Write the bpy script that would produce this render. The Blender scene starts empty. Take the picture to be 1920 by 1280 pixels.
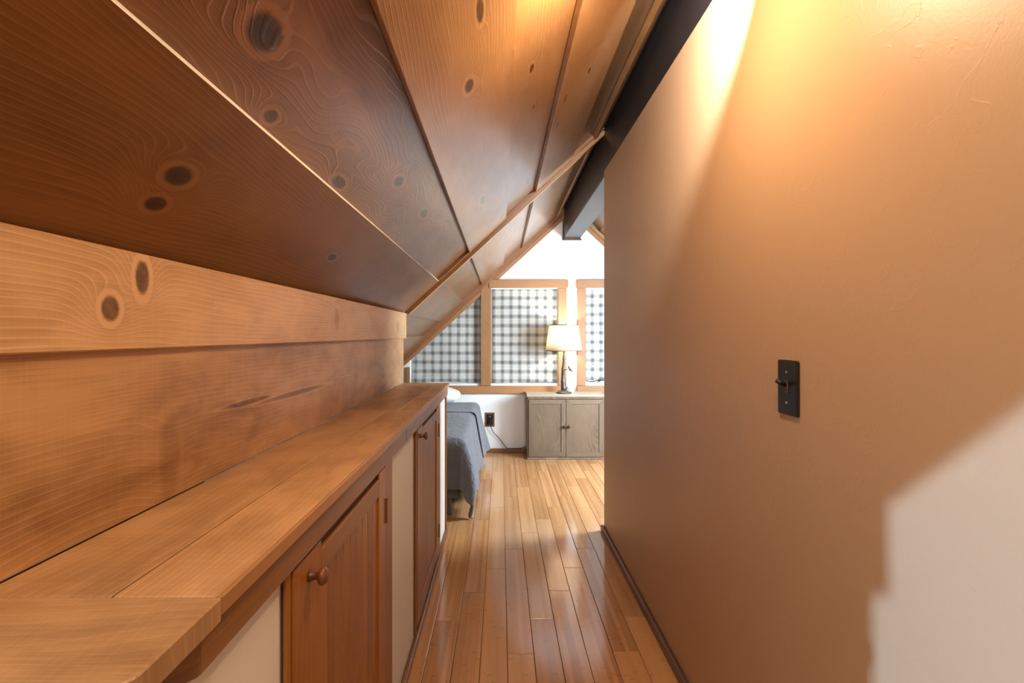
import bpy, bmesh, math, random
from mathutils import Vector, Matrix
random.seed(7)
sc = bpy.context.scene
C = sc.collection

# ------------------------------------------------------------------ camera, world, lights, exposure
H = 1.14                       # camera height above the floor
F, VX, VY = 905.0, 939.0, 627.0  # focal length in pixels and vanishing point of the 1920x1280 frame
cam_d = bpy.data.cameras.new('camera')
cam_d.sensor_width = 36.0
cam_d.lens = F / 1920 * 36
cam_d.shift_x = (960 - VX) / 1920
cam_d.shift_y = -(640 - VY) / 1920
cam_d.clip_start = 0.02
cam = bpy.data.objects.new('camera', cam_d); C.objects.link(cam)
cam.location = (0, 0, H); cam.rotation_euler = (math.pi / 2, 0, 0)
sc.camera = cam

sc.view_settings.view_transform = 'Standard'
sc.view_settings.look = 'None'
sc.view_settings.gamma = 1.0
sc.view_settings.use_curve_mapping = False
sc.view_settings.exposure = 0.36
sc.cycles.use_denoising = True
sc.cycles.sample_clamp_indirect = 8.0
sc.cycles.max_bounces = 7; sc.cycles.diffuse_bounces = 3; sc.cycles.glossy_bounces = 3; sc.cycles.transmission_bounces = 4; sc.cycles.transparent_max_bounces = 6
sc.cycles.use_adaptive_sampling = True; sc.cycles.adaptive_threshold = 0.10; sc.cycles.adaptive_min_samples = 20

world = bpy.data.worlds.new('sky'); sc.world = world
world.use_nodes = True
bg = world.node_tree.nodes['Background']
bg.inputs[0].default_value = (0.70, 0.84, 1.0, 1)
bg.inputs[1].default_value = 9.0

def area(name, loc, aim, size, power, col, size_y=None, spread=None):
    d = bpy.data.lights.new(name, 'AREA'); d.energy = power; d.color = col
    d.size = size
    if size_y: d.shape = 'RECTANGLE'; d.size_y = size_y
    if spread: d.spread = spread
    o = bpy.data.objects.new(name, d); C.objects.link(o)
    o.location = loc
    o.rotation_euler = (Vector(aim) - Vector(loc)).to_track_quat('-Z', 'Y').to_euler()
    return o
DAY = (0.29, 0.56, 1.0)
PATCH_SRC = Vector((-2.55, -0.62, 1.42))
area('patch_daylight', PATCH_SRC, (0.6, 0.5, 0.9), 0.045, 180, DAY)                       # unseen source added to throw the daylight patch on the tan wall
area('bedroom_fill', (1.72, 3.25, 1.30), (0.1, 4.2, 0.7), 0.7, 125, (0.68, 0.84, 1.0), 1.0)   # added bluish fill for the bedroom and gable, no roof window is built
area('landing_fill', (0.12, -0.45, 2.22), (0.15, 0.8, 0.5), 0.45, 13, (1.0, 0.77, 0.52))  # added warm fill behind the camera, evens out the tan wall

# ------------------------------------------------------------------ helpers
def P(x, y, Y):
    return Vector(((x - VX) / F * Y, Y, (VY - y) / F * Y + H))
def tag(o, label=None, cat=None, group=None, kind=None):
    if label: o['label'] = label
    if cat: o['category'] = cat
    if group: o['group'] = group
    if kind: o['kind'] = kind
    return o
def setparent(o, p):
    if p is not None:
        o.parent = p
        o.matrix_parent_inverse = p.matrix_basis.inverted()
def obj(name, me, mats, parent=None, M=None, smooth=False):
    o = bpy.data.objects.new(name, me); C.objects.link(o)
    if not me.materials:
        for m in (mats if isinstance(mats, (list, tuple)) else [mats]): me.materials.append(m)
    if smooth:
        for p in me.polygons: p.use_smooth = True
    if M is not None: o.matrix_basis = M
    setparent(o, parent)
    return o
def empty(name, loc=(0, 0, 0)):
    o = bpy.data.objects.new(name, None); C.objects.link(o); o.location = loc
    o.empty_display_size = 0.05
    return o
def bm_mesh(bm, name):
    bmesh.ops.recalc_face_normals(bm, faces=bm.faces)
    me = bpy.data.meshes.new(name); bm.to_mesh(me); bm.free(); return me
def bm_box(bm, lo, hi, bevel=0.0, seg=1):
    r = bmesh.ops.create_cube(bm, size=1.0)
    lo, hi = Vector(lo), Vector(hi)
    for v in r['verts']:
        v.co = Vector(((v.co.x + .5) * (hi.x - lo.x) + lo.x, (v.co.y + .5) * (hi.y - lo.y) + lo.y, (v.co.z + .5) * (hi.z - lo.z) + lo.z))
    if bevel > 0:
        es = list({e for v in r['verts'] for e in v.link_edges})
        bmesh.ops.bevel(bm, geom=es, offset=bevel, segments=seg, affect='EDGES', profile=0.5)
def box(name, lo, hi, mat, parent=None, bevel=0.0, seg=1):
    """axis-aligned box, origin in its middle"""
    lo, hi = Vector(lo), Vector(hi); c = (lo + hi) / 2
    bm = bmesh.new(); bm_box(bm, lo - c, hi - c, bevel, seg)
    return obj(name, bm_mesh(bm, name), mat, parent, Matrix.Translation(c))
def frame(o, x, y, z):
    M = Matrix.Identity(4)
    for i, a in enumerate((x, y, z)):
        a = Vector(a).normalized()
        M[0][i], M[1][i], M[2][i] = a.x, a.y, a.z
    M.translation = Vector(o); return M
_cache = {}
def board(name, L, W, T, M, mat, parent=None, bevel=0.0015, edge=None):
    """plank: local x along, y across, z=0 is the show face, body behind it"""
    key = (round(L, 4), round(W, 4), round(T, 4), bevel, mat.name, edge.name if edge else '')
    me = _cache.get(key)
    if me is None:
        bm = bmesh.new(); bm_box(bm, (-L / 2, -W / 2, -T), (L / 2, W / 2, 0), bevel)
        me = bm_mesh(bm, name)
        if edge:
            me.materials.append(mat); me.materials.append(edge)
            for p in me.polygons:
                if p.normal.y > 0.5: p.material_index = 1
        _cache[key] = me
    return obj(name, me, mat, parent, M)
def tube(bm, pts, rad, seg=8, cap=True):
    pts = [Vector(p) for p in pts]
    rad = rad if isinstance(rad, (list, tuple)) else [rad] * len(pts)
    rings = []
    up = Vector((0.13, 0.31, 0.94))
    for i, p in enumerate(pts):
        t = (pts[min(i + 1, len(pts) - 1)] - pts[max(i - 1, 0)]).normalized()
        a = t.cross(up)
        if a.length < 1e-3: a = t.cross(Vector((1, 0, 0)))
        a.normalize(); b = t.cross(a)
        rings.append([bm.verts.new(p + (a * math.cos(k * 2 * math.pi / seg) + b * math.sin(k * 2 * math.pi / seg)) * rad[i]) for k in range(seg)])
    for r0, r1 in zip(rings, rings[1:]):
        for k in range(seg):
            bm.faces.new((r0[k], r0[(k + 1) % seg], r1[(k + 1) % seg], r1[k]))
    if cap:
        bm.faces.new(rings[0]); bm.faces.new(rings[-1][::-1])
def lathe(bm, prof, seg=24, c=(0, 0, 0), cap=True):
    c = Vector(c); rings = []
    for r, z in prof:
        rings.append([bm.verts.new(c + Vector((r * math.cos(2 * math.pi * k / seg), r * math.sin(2 * math.pi * k / seg), z))) for k in range(seg)])
    for r0, r1 in zip(rings, rings[1:]):
        for k in range(seg):
            bm.faces.new((r0[k], r0[(k + 1) % seg], r1[(k + 1) % seg], r1[k]))
    if cap:
        bm.faces.new(rings[0]); bm.faces.new(rings[-1][::-1])
def spline(pts, n=8):
    pts = [Vector(p) for p in pts]; out = []
    for i in range(len(pts) - 1):
        p0, p1, p2, p3 = pts[max(i - 1, 0)], pts[i], pts[i + 1], pts[min(i + 2, len(pts) - 1)]
        for k in range(n):
            t = k / n
            out.append(.5 * ((2 * p1) + (p2 - p0) * t + (2 * p0 - 5 * p1 + 4 * p2 - p3) * t * t + (3 * p1 - p0 - 3 * p2 + p3) * t ** 3))
    out.append(pts[-1]); return out

# ------------------------------------------------------------------ materials
class NT:
    def __init__(s, name):
        s.m = bpy.data.materials.new(name); s.m.use_nodes = True
        s.t = s.m.node_tree; s.n = s.t.nodes; s.l = s.t.links
        s.b = s.n['Principled BSDF']; s.out = s.n['Material Output']
    def put(s, sock, v):
        if isinstance(v, bpy.types.NodeSocket): s.l.new(v, sock)
        elif v is not None: sock.default_value = v
    def math(s, op, a, b=None, c=None, clamp=False):
        n = s.n.new('ShaderNodeMath'); n.operation = op; n.use_clamp = clamp
        for i, v in enumerate((a, b, c)):
            if v is not None: s.put(n.inputs[i], v)
        return n.outputs[0]
    def noise(s, vec, scale=1.0, detail=3.0, rough=.5, dist=0.0):
        n = s.n.new('ShaderNodeTexNoise'); s.put(n.inputs['Vector'], vec)
        n.inputs['Scale'].default_value = scale; n.inputs['Detail'].default_value = detail
        n.inputs['Roughness'].default_value = rough; n.inputs['Distortion'].default_value = dist
        return n.outputs['Fac']
    def mapv(s, vec, sca):
        n = s.n.new('ShaderNodeMapping'); s.put(n.inputs['Vector'], vec); n.inputs['Scale'].default_value = sca
        return n.outputs[0]
    def ramp(s, fac, stops):
        n = s.n.new('ShaderNodeValToRGB'); s.put(n.inputs[0], fac); e = n.color_ramp.elements
        while len(e) < len(stops): e.new(.5)
        for k, (p, c) in zip(e, stops):
            k.position = p; k.color = (*c, 1) if len(c) == 3 else c
        return n.outputs[0]
    def mix(s, f, a, b, mode='MIX'):
        n = s.n.new('ShaderNodeMix'); n.data_type = 'RGBA'; n.blend_type = mode
        s.put(n.inputs[0], f)
        for sock, v in ((n.inputs[6], a), (n.inputs[7], b)):
            if isinstance(v, (tuple, list)): v = (*v[:3], 1)
            s.put(sock, v)
        return n.outputs[2]
    def bump(s, h, strength, dist=0.01):
        n = s.n.new('ShaderNodeBump'); s.put(n.inputs['Height'], h)
        n.inputs['Strength'].default_value = strength; n.inputs['Distance'].default_value = dist
        s.l.new(n.outputs[0], s.b.inputs['Normal'])
    def coords(s, rnd=True):
        tc = s.n.new('ShaderNodeTexCoord').outputs['Object']
        if rnd:
            oi = s.n.new('ShaderNodeObjectInfo').outputs['Random']
            cx = s.n.new('ShaderNodeCombineXYZ')
            s.put(cx.inputs[0], s.math('MULTIPLY', oi, 37.0)); s.put(cx.inputs[1], s.math('MULTIPLY', oi, 11.3)); s.put(cx.inputs[2], s.math('MULTIPLY', oi, 5.7))
            a = s.n.new('ShaderNodeVectorMath'); a.operation = 'ADD'
            s.l.new(tc, a.inputs[0]); s.l.new(cx.outputs[0], a.inputs[1])
            return tc, a.outputs[0], oi
        return tc, tc, None
    def sep(s, v):
        n = s.n.new('ShaderNodeSeparateXYZ'); s.put(n.inputs[0], v); return n.outputs
def plain(name, col, rough=.5, metal=0.0, spec=.5, nscale=0, namp=.1, bump=0, bscale=200):
    t = NT(name); t.b.inputs['Roughness'].default_value = rough; t.b.inputs['Metallic'].default_value = metal
    t.b.inputs['Specular IOR Level'].default_value = spec
    tc, v, oi = t.coords(True)
    if nscale:
        f = t.noise(v, nscale, 4)
        t.put(t.b.inputs['Base Color'], t.ramp(f, [(.3, tuple(c * (1 - namp) for c in col)), (.7, tuple(min(1, c * (1 + namp)) for c in col))]))
    else: t.b.inputs['Base Color'].default_value = (*col, 1)
    if bump: t.bump(t.noise(v, bscale, 3), bump, .002)
    return t.m
def wood(name, light, dark, freq=28, knots=(), amp=1.6, rough=.36, contrast=.6, fiber=.22, blotch=.5, spec=.5, bump=.12, axis='x', wob=(1.1, 4.0), saw=0.0, tint=.16, relief=False, coat=0.0, mottle=.22):
    """plank grain along local x (or z); knots = (x, y, rx, ry, strength)"""
    t = NT(name)
    tc, v, oi = t.coords(True)
    o = t.sep(tc); r = t.sep(v)
    a, b = (o[0], o[1]) if axis == 'x' else (o[2], o[0])
    ra, rb = (r[0], r[1]) if axis == 'x' else (r[2], r[0])
    def cv(sa, sb):
        c = t.n.new('ShaderNodeCombineXYZ')
        t.put(c.inputs[0], t.math('MULTIPLY', ra, sa)); t.put(c.inputs[1], t.math('MULTIPLY', rb, sb)); t.put(c.inputs[2], r[2] if axis == 'x' else r[1])
        return c.outputs[0]
    low = t.noise(cv(*wob), 1.0, 2.0, .45)
    field = t.math('ADD', t.math('MULTIPLY', rb, freq), t.math('MULTIPLY', low, amp * freq * .12))
    mask = None; halo = None; ring = None
    for (kx, ky, rx, ry, s_, *dk) in knots:
        dk = dk[0] if dk else 1.0
        dx = t.math('DIVIDE', t.math('SUBTRACT', a, kx), rx); dy = t.math('DIVIDE', t.math('SUBTRACT', b, ky), ry)
        wig = t.math('MULTIPLY', t.math('SUBTRACT', low, .5), .8)
        d2 = t.math('ADD', t.math('ADD', t.math('MULTIPLY', dx, dx), t.math('MULTIPLY', dy, dy)), wig)
        # grain lines bow around the knot, more along the board than across
        dl = t.math('ADD', t.math('MULTIPLY', t.math('MULTIPLY', dx, dx), .10), t.math('MULTIPLY', t.math('MULTIPLY', dy, dy), .22))
        g = t.math('EXPONENT', t.math('MULTIPLY', dl, -1.0))
        field = t.math('ADD', field, t.math('MULTIPLY', g, s_ * freq / 42.0))
        m_ = t.math('SUBTRACT', 1.45, t.math('MULTIPLY', d2, 1.0)); m_ = t.math('MULTIPLY', t.math('MULTIPLY', m_, 1.6, clamp=True), .85 * dk)
        h_ = t.math('MULTIPLY', t.math('EXPONENT', t.math('MULTIPLY', d2, -.45)), .55 * (.4 + .6 * dk))
        q_ = t.math('SUBTRACT', d2, 2.4); q_ = t.math('MULTIPLY', t.math('EXPONENT', t.math('MULTIPLY', t.math('MULTIPLY', q_, q_), -1.3)), .75 * dk)
        h_ = t.math('SUBTRACT', h_, q_); ring = q_
        mask = m_ if mask is None else t.math('MAXIMUM', mask, m_)
        halo = h_ if halo is None else t.math('ADD', halo, h_)
    saww = t.math('FRACT', field)
    line = t.ramp(saww, [(0, (.62,) * 3), (.50, (.78,) * 3), (.72, (.95,) * 3), (.84, (.06,) * 3), (.93, (.0,) * 3), (1, (.62,) * 3)])
    lw = t.noise(cv(2.0, 9.0), 1.0, 2)
    line = t.math('ADD', .62, t.math('MULTIPLY', t.math('SUBTRACT', line, .62), t.ramp(lw, [(.3, (.35,) * 3), (.65, (1,) * 3)])))
    fib = t.noise(cv(7, 420), 1.0, 2, .6)
    blo = t.noise(cv(2.2, 5.5), 1.0, 3, .55)
    fac = t.math('ADD', t.math('MULTIPLY', t.math('SUBTRACT', line, .25), contrast), t.math('MULTIPLY', t.math('SUBTRACT', fib, .5), fiber * 2))
    fac = t.math('ADD', fac, t.math('MULTIPLY', t.math('SUBTRACT', blo, .42), blotch * 2))
    if mottle:
        fac = t.math('ADD', fac, t.math('MULTIPLY', t.math('SUBTRACT', t.noise(cv(8, 16), 1.0, 2, .6, .6), .5), mottle * 2))
    if saw:
        sw = t.noise(cv(330, 3), 1.0, 1, .5)
        fac = t.math('ADD', fac, t.math('MULTIPLY', t.math('SUBTRACT', sw, .5), saw * 2))
    if halo is not None: fac = t.math('ADD', fac, halo)
    fac = t.math('MULTIPLY', fac, 1.0, clamp=True)
    col = t.ramp(fac, [(0, light), (1, dark)])
    if mask is not None:
        kc = tuple(c * .28 for c in dark); kf = t.noise(cv(60, 60), 1.0, 3)
        kcol = t.ramp(kf, [(.35, kc), (.7, tuple(c * .75 for c in dark))])
        col = t.mix(mask, col, kcol)
    va = t.math('ADD', 1 - tint, t.math('MULTIPLY', oi, tint * 2))
    cx = t.n.new('ShaderNodeCombineXYZ')
    for i in range(3): t.put(cx.inputs[i], va)
    col = t.mix(1.0, col, cx.outputs[0], 'MULTIPLY')
    t.put(t.b.inputs['Base Color'], col)
    t.put(t.b.inputs['Roughness'], t.math('ADD', rough - .06, t.math('MULTIPLY', blo, .14)))
    t.b.inputs['Specular IOR Level'].default_value = spec
    if coat: t.b.inputs['Coat Weight'].default_value = coat; t.b.inputs['Coat Roughness'].default_value = .24
    t.bump(t.math('SUBTRACT', t.math('MULTIPLY', fib, .5), t.math('MULTIPLY', line, .9)) if relief else fib, bump, .002)
    return t.m

PINE_L, PINE_D = (.36, .185, .072), (.135, .052, .013)
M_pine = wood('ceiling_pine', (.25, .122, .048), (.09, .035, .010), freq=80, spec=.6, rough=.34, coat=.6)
M_pine_pale = wood('batten_pine', (.46, .25, .108), (.28, .128, .045), freq=60, contrast=.35, blotch=.2)
M_raw = plain('raw_board_edge', (.88, .80, .70), .6, nscale=30)
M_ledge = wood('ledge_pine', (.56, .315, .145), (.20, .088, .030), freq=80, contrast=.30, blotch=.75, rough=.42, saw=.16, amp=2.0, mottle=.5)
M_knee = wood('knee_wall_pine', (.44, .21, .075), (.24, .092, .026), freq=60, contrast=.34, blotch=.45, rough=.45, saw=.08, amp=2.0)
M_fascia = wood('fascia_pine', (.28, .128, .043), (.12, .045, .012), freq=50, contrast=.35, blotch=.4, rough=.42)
M_door = wood('door_fir', (.32, .120, .020), (.13, .040, .006), freq=70, contrast=.45, blotch=.3, rough=.38)
M_casing = wood('casing_fir', (.33, .125, .023), (.16, .050, .008), freq=60, contrast=.4, blotch=.3, rough=.4)
M_base_dark = wood('baseboard_walnut', (.13, .06, .032), (.05, .022, .012), freq=90, contrast=.5, rough=.4)
M_base_red = wood('baseboard_fir', (.26, .105, .04), (.12, .042, .014), freq=90, contrast=.5, rough=.4)
M_trim = wood('window_trim_fir', (.36, .175, .070), (.22, .092, .032), freq=45, contrast=.35, blotch=.25, rough=.42)
M_beam = wood('beam_dark_stain', (.020, .017, .0165), (.010, .0085, .008), freq=60, contrast=.5, rough=.36, spec=.7, bump=.2)
M_oak = wood('limed_oak', (.205, .138, .082), (.068, .042, .024), freq=85, contrast=.75, blotch=.5, rough=.5, axis='z', amp=3.0, saw=.05)
M_oak_h = wood('limed_oak_rail', (.205, .138, .082), (.072, .045, .026), freq=85, contrast=.75, blotch=.5, rough=.5, amp=3.0)
M_oaktop = wood('limed_oak_top', (.44, .37, .28), (.31, .25, .18), freq=60, contrast=.3, blotch=.25, rough=.42)

def m_bamboo():
    t = NT('bamboo_planks'); tc, v, oi = t.coords(True); o = t.sep(v)
    def cv(sa, sb, add=0):
        c = t.n.new('ShaderNodeCombineXYZ'); t.put(c.inputs[0], t.math('MULTIPLY', o[0], sa)); t.put(c.inputs[1], t.math('MULTIPLY', o[1], sb)); return c.outputs[0]
    strip = t.math('FLOOR', t.math('MULTIPLY', o[1], 62))
    wn = t.n.new('ShaderNodeTexWhiteNoise'); wn.noise_dimensions = '1D'; t.put(wn.inputs['W'], strip)
    fib = t.noise(cv(5, 520), 1, 2, .6); blo = t.noise(cv(1.5, 26), 1, 2)
    # knuckles: short dark bars across a strip
    kx = t.math('FRACT', t.math('ADD', t.math('MULTIPLY', o[0], 3.3), t.math('MULTIPLY', wn.outputs[0], 7.0)))
    kn = t.math('MULTIPLY', t.math('SUBTRACT', .028, kx), 60.0, clamp=True)
    fac = t.math('ADD', t.math('MULTIPLY', wn.outputs[0], .42), t.math('MULTIPLY', t.math('SUBTRACT', fib, .5), .55))
    fac = t.math('ADD', fac, t.math('MULTIPLY', t.math('SUBTRACT', blo, .45), .75))
    fac = t.math('ADD', fac, t.math('MULTIPLY', kn, .30))
    fac = t.math('ADD', fac, t.math('MULTIPLY', t.math('SUBTRACT', oi, .5), .45), clamp=True)
    t.put(t.b.inputs['Base Color'], t.ramp(fac, [(0, (.58, .300, .120)), (.5, (.42, .195, .068)), (1, (.26, .102, .030))]))
    t.b.inputs['Roughness'].default_value = .23
    t.put(t.b.inputs['Roughness'], t.math('ADD', .09, t.math('MULTIPLY', blo, .10)))
    t.b.inputs['Specular IOR Level'].default_value = .85
    t.bump(t.noise(v, 9, 2), .04, .002)
    return t.m
M_bamboo = m_bamboo()
def m_plaster(name, col, rough=.5, b=.22, scuff=True):
    t = NT(name); tc, v, oi = t.coords(False)
    big = t.noise(tc, 1.3, 2); fine = t.noise(tc, 210, 3); tro = t.noise(tc, 14, 3, .5, 1.5)
    t.put(t.b.inputs['Base Color'], t.ramp(big, [(.3, tuple(c * .96 for c in col)), (.7, tuple(min(1, c * 1.03) for c in col))]))
    t.b.inputs['Roughness'].default_value = rough; t.b.inputs['Specular IOR Level'].default_value = .28
    ridge = t.ramp(tro, [(.60, (0,) * 3), (.63, (1,) * 3), (.66, (.5,) * 3), (1, (.5,) * 3)])
    h = t.math('ADD', t.math('MULTIPLY', fine, .35), t.math('MULTIPLY', ridge, .35 if scuff else .05))
    t.bump(h, b, .003)
    return t.m
M_tan = m_plaster('tan_wall_paint', (.47, .285, .152), .42, .22)
M_white = m_plaster('white_wall_paint', (.84, .825, .79), .55, .10, False)
M_knee_white = m_plaster('cream_wall_paint', (.76, .70, .62), .5, .10, False)
M_black = plain('black_plastic', (.006, .0055, .005), .38, bump=.02)
M_black_cord = plain('black_rubber_cord', (.012, .012, .013), .5)
M_brass = plain('aged_brass', (.30, .19, .09), .4, .9, nscale=60)
M_steel = plain('screw_steel', (.5, .5, .5), .3, 1.0)
M_bronze = plain('bronze_cast', (.085, .075, .070), .42, .55, nscale=40, namp=.35, bump=.25, bscale=90)
M_knob_wood = plain('turned_wood_knob', (.16, .05, .016), .35, nscale=40, namp=.3)
M_knob_metal = plain('oil_rubbed_knob', (.05, .038, .03), .3, .8, nscale=30)
M_copper = plain('copper_plate', (.24, .11, .06), .45, .5, nscale=50, namp=.25)
M_void = plain('dark_backing_board', (.10, .055, .03), .7, nscale=20)  # dark brown backing behind boards, joints and doors
M_grey_box = plain('grey_bed_fabric', (.115, .118, .125), .8, nscale=300, namp=.15, bump=.1, bscale=500)
M_metal_leg = plain('grey_metal_leg', (.16, .16, .17), .5, .4, nscale=30)
def m_fabric(name, col, sheen=.3, wrink=0.0):
    t = NT(name); tc, v, oi = t.coords(False)
    we = t.noise(tc, 380, 2); f = t.noise(tc, 5, 3)
    t.put(t.b.inputs['Base Color'], t.ramp(f, [(.3, tuple(c * .92 for c in col)), (.7, tuple(c * 1.06 for c in col))]))
    t.b.inputs['Roughness'].default_value = .78
    t.b.inputs['Sheen Weight'].default_value = sheen
    t.bump(t.math('ADD', t.math('MULTIPLY', we, .2), t.math('MULTIPLY', t.noise(tc, 22, 4, .55, .8), wrink)), .8, .006)
    return t.m
M_duvet = m_fabric('blue_grey_cotton', (.140, .145, .165), .2, 3.2)
M_pillow = m_fabric('white_cotton', (.80, .82, .86), .1, .8)
def m_plaid():
    t = NT('plaid_linen'); tc, v, oi = t.coords(False); o = t.sep(tc)
    def bands(c, per, ph):
        p = t.math('FRACT', t.math('ADD', t.math('DIVIDE', c, per), ph))
        d = t.math('ABSOLUTE', t.math('SUBTRACT', p, .5))
        wide = t.math('MULTIPLY', t.math('SUBTRACT', .30, d), 4.6, clamp=True)
        th = t.math('MULTIPLY', t.math('SUBTRACT', d, .478), 45.0, clamp=True)
        return t.math('MAXIMUM', wide, t.math('MULTIPLY', th, .65))
    wob = t.noise(tc, 3, 2)
    x = t.math('ADD', o[0], t.math('MULTIPLY', t.math('SUBTRACT', wob, .5), .012))
    z = t.math('ADD', o[2], t.math('MULTIPLY', t.math('SUBTRACT', t.noise(tc, 2.2, 2), .5), .014))
    bx, bz = bands(x, .0838, .1), bands(z, .0895, .3)
    s1 = t.noise(t.mapv(tc, (420, 30, 30)), 1, 1); s2 = t.noise(t.mapv(tc, (30, 30, 420)), 1, 1)
    f = t.math('ADD', t.math('MULTIPLY', bx, .47), t.math('MULTIPLY', bz, .47))
    f = t.math('ADD', f, t.math('MULTIPLY', t.math('SUBTRACT', t.math('ADD', s1, s2), 1.0), .42), clamp=True)
    col = t.ramp(f, [(0, (.64, .63, .57)), (.5, (.345, .34, .31)), (1, (.125, .125, .12))])
    df = t.n.new('ShaderNodeBsdfDiffuse'); tr = t.n.new('ShaderNodeBsdfTranslucent'); mx = t.n.new('ShaderNodeMixShader')
    t.l.new(col, df.inputs[0]); t.l.new(col, tr.inputs[0]); mx.inputs[0].default_value = .13
    t.l.new(df.outputs[0], mx.inputs[1]); t.l.new(tr.outputs[0], mx.inputs[2]); t.l.new(mx.outputs[0], t.out.inputs[0])
    return t.m
M_plaid = m_plaid()
def m_shade():
    t = NT('linen_lampshade'); tc, v, oi = t.coords(False)
    s1 = t.noise(t.mapv(tc, (60, 60, 500)), 1, 2); s2 = t.noise(t.mapv(tc, (420, 420, 25)), 1, 2)
    col = t.ramp(t.math('MULTIPLY', t.math('ADD', s1, s2), .5), [(.38, (.58, .47, .34)), (.58, (.88, .81, .69))])
    df = t.n.new('ShaderNodeBsdfDiffuse'); tr = t.n.new('ShaderNodeBsdfTranslucent'); mx = t.n.new('ShaderNodeMixShader')
    t.l.new(col, df.inputs[0]); t.l.new(col, tr.inputs[0]); mx.inputs[0].default_value = .55
    t.l.new(df.outputs[0], mx.inputs[1]); t.l.new(tr.outputs[0], mx.inputs[2]); t.l.new(mx.outputs[0], t.out.inputs[0])
    return t.m
M_shade = m_shade()
def m_glass():
    t = NT('window_glass')
    tr = t.n.new('ShaderNodeBsdfTransparent'); gl = t.n.new('ShaderNodeBsdfGlossy'); gl.inputs['Roughness'].default_value = .02
    tr.inputs[0].default_value = (.95, .97, .97, 1)
    fr = t.n.new('ShaderNodeFresnel'); fr.inputs[0].default_value = 1.45
    mx = t.n.new('ShaderNodeMixShader'); t.l.new(fr.outputs[0], mx.inputs[0]); t.l.new(tr.outputs[0], mx.inputs[1]); t.l.new(gl.outputs[0], mx.inputs[2])
    t.l.new(mx.outputs[0], t.out.inputs[0]); return t.m
M_glass = m_glass()
def m_bulb(name, col, s):
    t = NT(name); t.b.inputs['Emission Color'].default_value = (*col, 1); t.b.inputs['Emission Strength'].default_value = s
    t.b.inputs['Base Color'].default_value = (.9, .9, .85, 1); return t.m
M_bulb = m_bulb('lit_bulb', (1, .78, .5), 12)

# ------------------------------------------------------------------ key dimensions (metres, floor at z = 0)
XW = 0.60                      # face of the tan wall
YB = 2.81                      # cross batten / end of the tan wall
YG = 4.668                     # gable wall face
YK = 2.755                     # far end of the low cupboard wall
A0, SL = 0.6407 + H, 0.917     # left roof slope: z = A0 + SL * x
LZ = 0.865                     # ledge top
def zs(x): return A0 + SL * x
nrm = Vector((SL, 0, -1)).normalized()          # into the room
ups = Vector((1, 0, SL)).normalized()           # up the slope
cosS = ups.x

# ------------------------------------------------------------------ structure: floor
floor = tag(box('floor', (-2.3, -2.6, -.12), (2.3, 4.95, -.016), M_void), kind='structure')
PW, PL, X0 = .0949, .836, .0232
mesh_pl = {}
for k in range(-24, 22):
    xa, xb = X0 + PW * k, X0 + PW * (k + 1)
    inside = xa > -.42 and xb < .72
    ylo = -2.3 if inside else 2.80
    if xb < -1.75 or xa > 2.05: continue
    y = 1.725 + .2125 * k
    while y > ylo: y -= PL
    while y < 4.68:
        y0, y1 = max(y, ylo), min(y + PL, 4.70)
        if y1 - y0 > .02:
            key = round(y1 - y0, 3)
            M = frame(((0), 0, 0), (0, 1, 0), (-1, 0, 0), (0, 0, 1)); M.translation = Vector(((xa + xb) / 2, (y0 + y1) / 2, 0))
            board('plank', y1 - y0 - .0014, PW - .0016, .015, M, M_bamboo, floor, bevel=.0012)
        y += PL

# ------------------------------------------------------------------ structure: left roof slope with lapped boards
bmc = bmesh.new()
def slab(bm, x0, x1, y0, y1, off, th, f=zs, n=nrm):
    pts = []
    for x in (x0, x1):
        for y in (y0, y1):
            p = Vector((x, y, f(x))) - n * off; q = p - n * th
            pts += [bm.verts.new(p), bm.verts.new(q)]
    a, a2, b, b2, c, c2, d, d2 = pts
    for fc in ((a, b, d, c), (a2, c2, d2, b2), (a, c, c2, a2), (b, b2, d2, d), (a, a2, b2, b), (c, d, d2, c2)): bm.faces.new(fc)
slab(bmc, -2.25, .70, .25, 4.95, .041, .10)
ceil = tag(obj('ceiling', bm_mesh(bmc, 'ceiling'), M_void), kind='structure')

def ray_local(px, py, M):
    d = Vector(((px - VX) / F, 1, (VY - py) / F)); o = Vector((0, 0, H))
    n = M.to_3x3() @ Vector((0, 0, 1)); t = (M.translation - o).dot(n) / d.dot(n)
    return M.inverted() @ (o + d * t)
def slope_board(xa, xb, y0, y1, off, mat=None, knots_px=(), edge=None, T=.02, name='board', **kw):
    W = (xb - xa) / cosS
    c = Vector(((xa + xb) / 2, (y0 + y1) / 2, zs((xa + xb) / 2))) - nrm * off
    M = frame(c, (0, 1, 0), ups, nrm)
    if knots_px:
        kn = []
        for (px, py, rx, ry, s_, *dk) in knots_px:
            l = ray_local(px, py, M); kn.append((l.x, l.y, rx, ry, s_, *dk))
        mat = wood('ceiling_pine_knotty', kw.pop('light', PINE_L), kw.pop('dark', PINE_D), knots=kn, **{**dict(spec=.6, rough=.34, coat=.6), **kw})
    return board(name, y1 - y0, W, T, M, mat or M_pine, ceil, edge=edge)
S = [-.36, -.1796, .0325, .2045, .4143, .545]
NEAR = .27
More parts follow.
